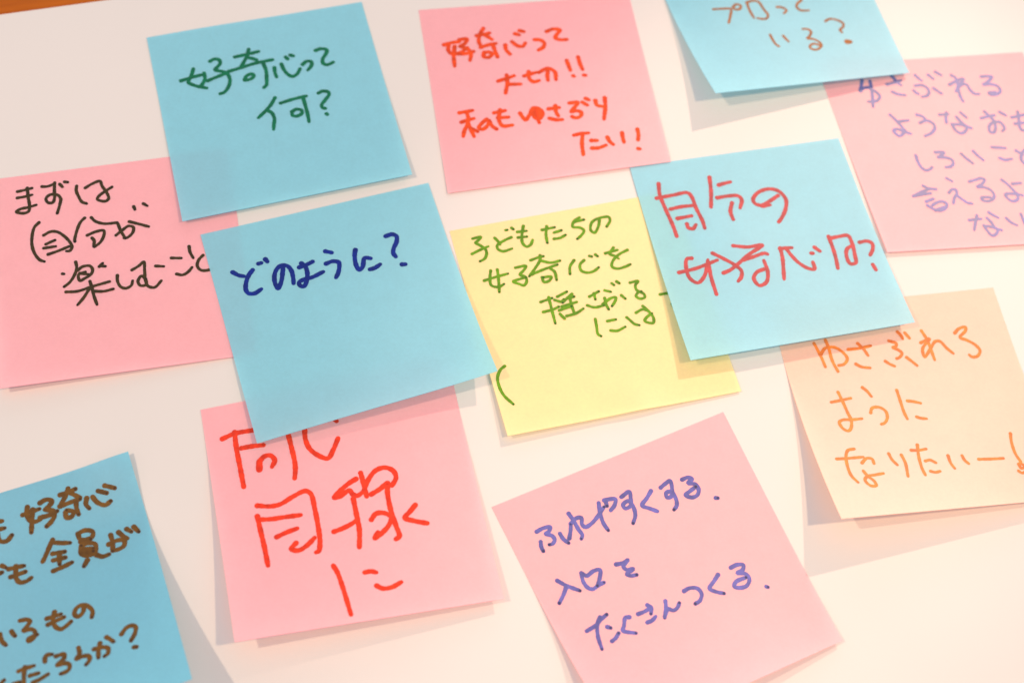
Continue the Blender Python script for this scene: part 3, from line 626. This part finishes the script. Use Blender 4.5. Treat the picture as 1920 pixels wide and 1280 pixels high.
def character_mesh(name, s, strokes, mat, pool, origin, zstart, wmul=1.0):
    """each pen stroke is a ribbon of ink with round ends, lying on the curved sheet"""
    verts, faces, att = [], [], []
    z = zstart

    def put(u, v, zz, a):
        uu, vv = u / SIDE, v / SIDE
        verts.append((s.at(uu, vv) + s.normal(uu, vv) * zz - origin) * MM)
        att.append(a)
        return len(verts) - 1

    pool_r, pool_a = pool
    for st in strokes:
        w = st[0] * wmul
        pts = [(st[i], st[i + 1]) for i in range(1, len(st), 2)]
        path = smooth_path(pts)
        ph = random.uniform(0, 6.28)
        tone = random.uniform(0.0, 0.26)
        r0 = w / 2
        n = len(path)
        dist = 0.0
        rows = []
        total = sum((path[i + 1] - path[i]).length for i in range(n - 1))
        for i, p in enumerate(path):
            if i:
                dist += (p - path[i - 1]).length
            t = (path[min(i + 1, n - 1)] - path[max(i - 1, 0)])
            t = t.normalized() if t.length > 1e-6 else Vector((1, 0))
            nrm = Vector((-t.y, t.x))
            # pen pressure: a little fuller at the start, thinner and uneven along the stroke
            r = r0 * (1.0 + 0.06 * math.sin(dist * 1.3 + ph) + 0.04 * math.sin(dist * 3.7 + ph * 2)
                      + 0.10 * math.exp(-dist / 0.7) - 0.10 * math.exp(-(total - dist) / 0.8))
            zz = z + 0.006 * dist / max(total, 1)
            tn = tone + 0.14 * math.exp(-dist / 1.2) + 0.05 * math.sin(dist * 0.9 + ph)
            tn = max(0.0, tn)
            a = put(p.x + nrm.x * r, p.y + nrm.y * r, zz, tn * 0.5)
            c = put(p.x, p.y, zz, tn)
            b = put(p.x - nrm.x * r, p.y - nrm.y * r, zz, tn * 0.5)
            rows.append((a, c, b, r, t, zz))
        for i in range(n - 1):
            a, c, b = rows[i][:3]
            a2, c2, b2 = rows[i + 1][:3]
            faces.append((a, c, c2, a2))
            faces.append((c, b, b2, c2))
        for end, sg in ((0, -1), (n - 1, 1)):
            a, c, b, r, t, zz = rows[end]
            p = path[end]
            nrm = Vector((-t.y, t.x))
            fan = [a if sg > 0 else b]
            for k in range(1, 7):
                th = math.pi * k / 7
                d = nrm * math.cos(th) * (1 if sg > 0 else -1) + t * math.sin(th) * sg
                fan.append(put(p.x + d.x * r, p.y + d.y * r, zz, tone * 0.5))
            fan.append(b if sg > 0 else a)
            for k in range(len(fan) - 1):
                faces.append((c, fan[k + 1], fan[k]))
        z += 0.008
        if pool_r > 0 and random.random() < 0.85:
            # ink pooled where the pen stopped
            p = path[-1]
            rr = r0 * pool_r * random.uniform(0.75, 1.1)
            zz = z + 0.004
            c = put(p.x, p.y, zz, pool_a)
            ring1 = [put(p.x + rr * .62 * math.cos(q), p.y + rr * .62 * math.sin(q), zz, pool_a)
                     for q in [2 * math.pi * k / 12 for k in range(12)]]
            ring2 = [put(p.x + rr * math.cos(q), p.y + rr * math.sin(q), zz - 0.003, pool_a * .35)
                     for q in [2 * math.pi * k / 12 for k in range(12)]]
            for k in range(12):
                k2 = (k + 1) % 12
                faces.append((c, ring1[k2], ring1[k]))
                faces.append((ring1[k], ring1[k2], ring2[k2], ring2[k]))
            z += 0.004
    me = bpy.data.meshes.new(name)
    me.from_pydata([tuple(v) for v in verts], [], faces)
    at = me.attributes.new('pool', 'FLOAT', 'POINT')
    at.data.foreach_set('value', att)
    me.materials.append(mat)
    me.update()
    return me

KIND = {'c': 'character', 'q': 'question_mark', 'e': 'exclamation_mark', 't': 'dash',
        'f': 'full_stop', 'b': 'bracket'}

def sticky_note(key, paper, ink, pool, label, group, wmul=1.0):
    s = Sheet(NOTE[key])
    o3 = s.at(0.5, 0.0)
    origin = Vector((o3.x, o3.y, s.zb))
    o = bpy.data.objects.new('sticky_note', sheet_mesh('sticky_note', s, paper, origin))
    col.objects.link(o)
    o.location = origin * MM
    o['label'] = label
    o['category'] = 'sticky note'
    o['group'] = group
    for line in NOTE[key]['lines']:
        lo = bpy.data.objects.new('text_line', None)
        lo.empty_display_size = 0.005
        col.objects.link(lo)
        lo.parent = o
        z = 0.035
        for typ, strokes in line:
            nm = KIND[typ]
            c = bpy.data.objects.new(nm, character_mesh(nm, s, strokes, ink, pool, origin, z, wmul))
            col.objects.link(c)
            c.parent = lo
            z += 0.001
    return o

INK_GREEN = ink_mat('dark_green_marker', (0, 0.152, 0.064), (0.0, 0.08, 0.04))
INK_SCARLET = ink_mat('scarlet_marker', (0.80, 0.075, 0.006), (0.45, 0.01, 0.005))
INK_BROWN = ink_mat('rust_brown_marker', (0.336, 0.104, 0.0016), (0.25, 0.08, 0.01), ior=1.5)
INK_VIOLET = ink_mat('violet_marker', (0.06, 0.04, 0.30), (0.02, 0.01, 0.08), ior=2.6)
INK_OLIVE = ink_mat('olive_black_marker', (0.044, 0.028, 0.0048), (0.012, 0.006, 0.003))
INK_NAVY = ink_mat('navy_marker', (0, 0.016, 0.216), (0.0, 0.01, 0.12))
INK_LIME = ink_mat('leaf_green_marker', (0.128, 0.304, 0.0032), (0.015, 0.08, 0.003))
INK_CORAL = ink_mat('coral_red_marker', (0.44, 0.036, 0.036), (0.5, 0.03, 0.02), ior=1.65)
INK_ORANGE = ink_mat('orange_marker', (0.90, 0.20, 0.002), (0.55, 0.05, 0.01), ior=1.7)
INK_RED = ink_mat('red_marker', (0.80, 0.045, 0.010), (0.5, 0.01, 0.004))
INK_PURPLE = ink_mat('blue_purple_marker', (0.112, 0.104, 0.4), (0.002, 0.0, 0.06), ior=1.7)
INK_UMBER = ink_mat('umber_marker', (0.16, 0.068, 0.0064), (0.05, 0.02, 0.004))

GB, GP = 'blue sticky notes on the board', 'pink sticky notes on the board'
sticky_note('n5', PINK, INK_OLIVE, (0.8, 1.0),
            'pink sticky note with three lines of dark olive writing at the left photo edge', GP)
sticky_note('n1', BLUE, INK_GREEN, (0, 0),
            'blue sticky note with dark green writing overlapping the pink note at the left', GB)
sticky_note('n10', PINK, INK_RED, (0.6, 0.35),
            'pink sticky note with very large red writing, its top tucked under a blue note', GP)
sticky_note('n7', YELLOW, INK_LIME, (0.85, 1.0),
            'yellow sticky note with green writing, the only yellow one', 'yellow and orange sticky notes on the board')
sticky_note('n6', BLUE, INK_NAVY, (0, 0),
            'blue sticky note with one line of navy blue writing and an empty lower half', GB)
sticky_note('n2', PINK, INK_SCARLET, (0.5, 0.6),
            'pink sticky note with four lines of small scarlet writing at the top of the board', GP)
sticky_note('n4', PINK, INK_VIOLET, (0, 0),
            'pink sticky note with five lines of pale violet writing at the right photo edge', GP)
sticky_note('n3', BLUE, INK_BROWN, (0, 0),
            'curled blue sticky note with rust brown writing, cut off by the top photo edge', GB)
sticky_note('n9', CREAM, INK_ORANGE, (0.45, 0.6),
            'pale orange sticky note with orange writing, its lower left corner curled up', 'yellow and orange sticky notes on the board')
sticky_note('n8', BLUE, INK_CORAL, (0, 0),
            'blue sticky note with two lines of large coral red writing over the yellow note', GB)
sticky_note('n11', PINK, INK_PURPLE, (0.80, 1.0),
            'tilted pink sticky note with three lines of blue purple writing below the yellow note', GP)
sticky_note('n12', BLUE_DEEP, INK_UMBER, (0.7, 1.0),
            'turquoise blue sticky note with thick brown writing in the lower left corner', GB)
